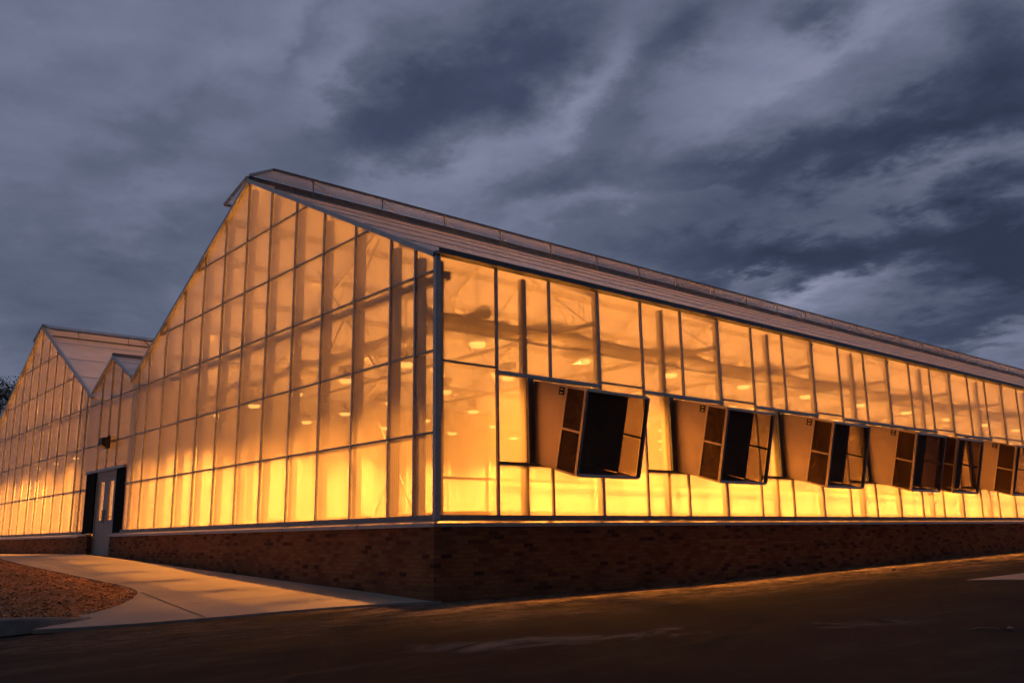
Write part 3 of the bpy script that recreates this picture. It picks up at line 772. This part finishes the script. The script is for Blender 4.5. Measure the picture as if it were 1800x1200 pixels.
# folded shade curtain bundle hanging along the eave inside the long wall
cu = MB(); n_ = 160; pts = []; rs = []
rr = random.Random(11)
for i in range(n_ + 1):
    xx = .5 + (L1 - 1) * i / n_; ph = (xx % 3.66) / 3.66
    pts.append((xx, 1.15 + .05*math.sin(xx*2.3), 3.62 - .22*math.sin(math.pi*ph) + .02*math.sin(xx*7))); rs.append(.15 + .05*math.sin(xx*5.1) * math.sin(xx*1.7) + rr.uniform(-.015, .015))
cu.tube(pts, rs, 12); tag(cu.build('shade_curtain', M_duct, smooth=True), 'pale shade curtain gathered in a sagging roll under the eave of the long glazed wall', 'curtain')
cu = MB(); pts = []; rs = []
for i in range(61):
    yy = .7 + (W - 1.4) * i / 60
    pts.append((1.5 + .05*math.sin(yy*2.1), yy, 3.65 - .12*abs(math.sin(yy*.86)))); rs.append(.13 + .04*math.sin(yy*4.3))
cu.tube(pts, rs, 12); tag(cu.build('shade_curtain', M_duct, smooth=True), 'pale shade curtain rolled across the inside of the near gable wall', 'curtain')
# circulation fans hanging inside
fan_xy = [(4.5, 1.5, 3.35), (11.8, 1.6, 3.3), (19.1, 1.6, 3.3), (4.5, 9.0, 3.3)]
fan_lab = ['round circulation fan hanging behind the upper panes above the nearest fan hood', 'round circulation fan hanging inside above the third fan hood', 'round circulation fan hanging inside above the farthest fan hood', 'round circulation fan hanging behind the middle of the near gable']
def make_fan():
    t = thing('circulation_fan', '', 'fan', (0, 0, 0), 'round circulation fans inside the near greenhouse')
    rg = MB()
    for r_, xx in ((.24, -.08), (.24, .08), (.15, -.1), (.07, -.11), (.15, .1)):
        rg.tube([(xx, r_*math.cos(a*math.pi/10), r_*math.sin(a*math.pi/10)) for a in range(21)], .009, 5, False)
    for a in range(8):
        c_, s_ = math.cos(a*math.pi/4), math.sin(a*math.pi/4)
        rg.bar((-.08, .24*c_, .24*s_), (.08, .24*c_, .24*s_), .01); rg.bar((-.11, .02*c_, .02*s_), (-.08, .24*c_, .24*s_), .008)
    rg.build('guard_ring', M_dark, t)
    bl = MB()
    for a in range(3):
        A = a*2*math.pi/3; c_ = Vector((0, math.cos(A), math.sin(A))); q = Vector((0, -math.sin(A), math.cos(A)))
        bl.quad(c_*.03 - q*.03 + Vector((-.02, 0, 0)), c_*.03 + q*.03 + Vector((.02, 0, 0)), c_*.21 + q*.07 + Vector((.03, 0, 0)), c_*.21 - q*.05 + Vector((-.03, 0, 0)))
    bl.build('blades', M_dark, t); MB().tube([(-.06, 0, 0), (.14, 0, 0)], .05, 10).build('motor', M_dark, t)
    MB().bar((0, 0, .24), (0, 0, .75), .02).build('hanger', M_galv, t)
    return t
f0 = make_fan()
for i, p in enumerate(fan_xy):
    o = f0 if i == 0 else copy_tree(f0); o.location = p; o['label'] = fan_lab[i]
# ------------------------------------------------------------ exhaust fan hoods on the long wall
HW = 1.46
def make_hood():
    t = thing('exhaust_hood', '', 'fan hood', (0, 0, 0), 'metal exhaust fan hoods jutting from the long wall')
    # side profile in (y, z): pitched box
    wt, wb = (-.05, 2.292), (-.05, .872)
    ft, fb = (-1.282, 1.955), (-.985, .628)
    mt, mbm = (-.867, 2.072), (-.545, .755)        # where sheet metal gives way to the wire guard
    th = .012
    def side(xs, nm):
        m_ = MB()
        for x_ in (xs, xs + th):
            q = [(x_, *wt), (x_, *mt), (x_, *mbm), (x_, *wb)]; m_.poly(q if x_ > xs else q[::-1])
        e_ = [wt, mt, mbm, wb]
        for i in range(4):
            a, b = e_[i], e_[(i+1) % 4]; m_.quad((xs, *a), (xs, *b), (xs + th, *b), (xs + th, *a))
        return m_.build(nm, M_hood, t)
    s0 = side(0, 'side_sheet'); s1 = side(HW - th, 'side_sheet')
    # top and bottom sheets
    MB().quad((.013, wt[0], wt[1] - .004), (HW - .013, wt[0], wt[1] - .004), (HW - .013, ft[0] + .03, ft[1] + .004), (.013, ft[0] + .03, ft[1] + .004)).build('top_sheet', M_hood, t)
    MB().quad((.013, wb[0], wb[1] + .004), (HW - .013, wb[0], wb[1] + .004), (HW - .013, fb[0] + .03, fb[1] + .010), (.013, fb[0] + .03, fb[1] + .010)).build('bottom_sheet', M_hood, t)
    def lp2(a, b, t_): return (a[0] + (b[0]-a[0])*t_, a[1] + (b[1]-a[1])*t_)
    for xs in (-.004, HW - .018):
        fr = MB(); X = xs + .011
        cm = lp2(mt, mbm, .5); cf = lp2(ft, fb, .5)
        for a, b in ((mt, ft), (mbm, fb), (mt, mbm), (cm, cf)):
            fr.bar((X, *a), (X, *b), .024, .034, up=(0, .3, 1))
        fr.build('guard_frame', M_frame, t)
        for a, b, c_, e_ in ((mt, ft, cf, cm), (cm, cf, fb, mbm)):
            MB().poly([(X, *a), (X, *b), (X, *c_), (X, *e_)]).build('wire_guard', M_guard, t)
    # thick front frame
    ff = MB()
    nrm = Vector((0, ft[0]-fb[0], ft[1]-fb[1])).normalized()
    o_ = -.03
    for x_ in (0.0, HW): ff.bar((x_, ft[0] + o_, ft[1]), (x_, fb[0] + o_, fb[1]), .05, .06, up=(0, 1, .2))
    for q in (ft, fb): ff.bar((.025, q[0] + o_, q[1]), (HW - .025, q[0] + o_, q[1]), .055, .05)
    ff.build('front_frame', M_frame, t, bevel=.004)
    MB().poly([(.03, ft[0] + .012, ft[1] - .02), (.03, fb[0] + .012, fb[1] + .02), (HW - .03, fb[0] + .012, fb[1] + .02), (HW - .03, ft[0] + .012, ft[1] - .02)]).build('front_screen', M_frontmesh, t)
    # wall panel with a round fan behind
    bp = MB(); cx_, cz_, R_ = HW/2, 1.58, .60; n = 28; ring = [(cx_ + R_*math.cos(2*math.pi*i/n), cz_ + R_*math.sin(2*math.pi*i/n)) for i in range(n)]
    def rect(a):
        c_, s_ = math.cos(a), math.sin(a); k_ = min((HW/2) / max(abs(c_), 1e-6), .71 / max(abs(s_), 1e-6)); return (cx_ + c_*k_, cz_ + s_*k_)
    rq = [rect(2*math.pi*i/n) for i in range(n)]
    for kx, kz in ((0, -.71), (HW, -.71), (0, .71), (HW, .71)):
        best = min(range(n), key=lambda i: (rq[i][0]-kx)**2 + (rq[i][1]-cz_-kz)**2); rq[best] = (kx, cz_ + kz)
    for i in range(n):
        j = (i+1) % n; bp.quad((ring[i][0], -.055, ring[i][1]), (ring[j][0], -.055, ring[j][1]), (rq[j][0], -.055, rq[j][1]), (rq[i][0], -.055, rq[i][1]))
        bp.quad((ring[i][0], -.055, ring[i][1]), (ring[j][0], -.055, ring[j][1]), (ring[j][0], .1, ring[j][1]), (ring[i][0], .1, ring[i][1]))
    bp.build('fan_orifice', M_dark, t)
    bl = MB()
    for a in range(5):
        A = a*2*math.pi/5 + .3; c_ = Vector((math.cos(A), 0, math.sin(A))); q = Vector((-math.sin(A), 0, math.cos(A)))
        bl.quad(Vector((cx_, .02, cz_)) + c_*.08 - q*.06, Vector((cx_, -.03, cz_)) + c_*.08 + q*.06, Vector((cx_, -.05, cz_)) + c_*.56 + q*.16, Vector((cx_, .05, cz_)) + c_*.56 - q*.16)
    bl.build('fan_blades', M_dark, t); MB().tube([(cx_, -.08, cz_), (cx_, .12, cz_)], .10, 14).build('fan_hub', M_dark, t)
    sh = MB().quad((.02, .16, .87), (HW - .02, .16, .87), (HW - .02, .16, 2.3), (.02, .16, 2.3))
    for k in range(9): z_ = cz_ - .66 + k*.148; sh.quad((.02, .12, z_), (HW - .02, .12, z_), (HW - .02, .15, z_ + .150), (.02, .15, z_ + .150))
    sh.build('shutter', M_dark, t)
    # maker's badge: dark square with a split pale disc
    ax = Vector((0, mt[0] - wt[0], mt[1] - wt[1])).normalized(); dn = Vector((0, mbm[0] - mt[0], mbm[1] - mt[1])).normalized()
    cB = Vector((0, *mt)) - ax*.115 + dn*.085
    hs = .062
    def bpt(u, v, xo): p = cB - ax*u + dn*v; return (xo, p.y, p.z)
    bd = MB().poly([bpt(-hs, -hs, -.004), bpt(hs, -hs, -.004), bpt(hs, hs, -.004), bpt(-hs, hs, -.004)]).build('badge', M_black, t)
    dk = MB()
    for sg in (1, -1):
        arc = [(math.cos(a)*.047, sg*math.sin(a)*.047) for a in [math.radians(20 + i*14) for i in range(11)]]
        dk.poly([bpt(u, v, -.007) for u, v in arc])
    dk.build('badge_mark', simple('pale_badge_print', (.55, .48, .42), .5), bd)
    # drop cord at the bottom
    return t
h0_ = make_hood()
hl = ['boxy metal fan hood nearest the corner post of the large greenhouse', 'second metal fan hood counting from the corner post', 'third metal fan hood counting from the corner post', 'fourth fan hood from the corner, its open front overlapped by the next hood',
      'fifth fan hood from the corner, set close behind the fourth', 'farthest fan hood on the long wall, cut off at the right edge']
for i, (a, b) in enumerate(HOODX):
    o = h0_ if i == 0 else copy_tree(h0_); o.location = (a, 0, 0); o['label'] = hl[i]
cord = MB().tube([(14.2, -.9, .64), (14.22, -.9, .58), (14.3, -.88, .54), (14.42, -.86, .55), (14.5, -.85, .62)], .008, 5)
tag(cord.build('cord', M_dark), 'thin dark looped cord hanging below the fourth fan hood', 'cord')
# ------------------------------------------------------------ trees beyond the second greenhouse
def tree(loc, h, seed, lab, leafy=.5):
    rr = random.Random(seed); root = thing('tree', lab, 'tree', loc, 'trees beyond the second greenhouse')
    tb = MB(); tips = []
    def grow(p, d, L, r, lvl):
        pts = [p]; rs = [r]; q = p; dd = d
        for k in range(4):
            dd = (dd + Vector((rr.gauss(0, .13), rr.gauss(0, .13), rr.gauss(.04, .08)))).normalized(); q = q + dd*L/4; pts.append(q); rs.append(r*(1 - .16*(k+1)))
            if lvl > 0 and k >= (1 if lvl < 5 else 2):
                for _ in range(2):
                    a = (dd + Vector((rr.gauss(0, .6), rr.gauss(0, .6), rr.gauss(.15, .3)))).normalized()
                    grow(q, a, L*rr.uniform(.45, .68), rs[-1]*.55, lvl-1)
        tb.tube(pts, rs, 5 if lvl < 3 else 8, False)
        if lvl <= 1: tips.extend(pts[1:])
    grow(Vector((0, 0, -.3)), Vector((0, 0, 1)), h*.50, h*.026, 4)
    tb.build('trunk', M_bark, root, True)
    lb = MB()
    for p in tips:
        if rr.random() > leafy: continue
        for _ in range(3):
            c_ = p + Vector((rr.gauss(0, .14), rr.gauss(0, .14), rr.gauss(0, .14))); a = Vector((rr.gauss(0, 1), rr.gauss(0, 1), rr.gauss(0, 1))).normalized()*.07; b = a.cross(Vector((rr.gauss(0, 1), rr.gauss(0, 1), 1))).normalized()*.045
            lb.quad(c_-a, c_-b, c_+a, c_+b)
    lb.build('crown', M_leaf, root)
tree((3.3, 45.0, -.9), 10.6, 4, 'dark sparse tree showing just past the far eave of the second greenhouse', .5)
tree((0.8, 52, -1.0), 10.0, 9, 'dark sparse tree behind the other, at the left edge of the photo', .6)
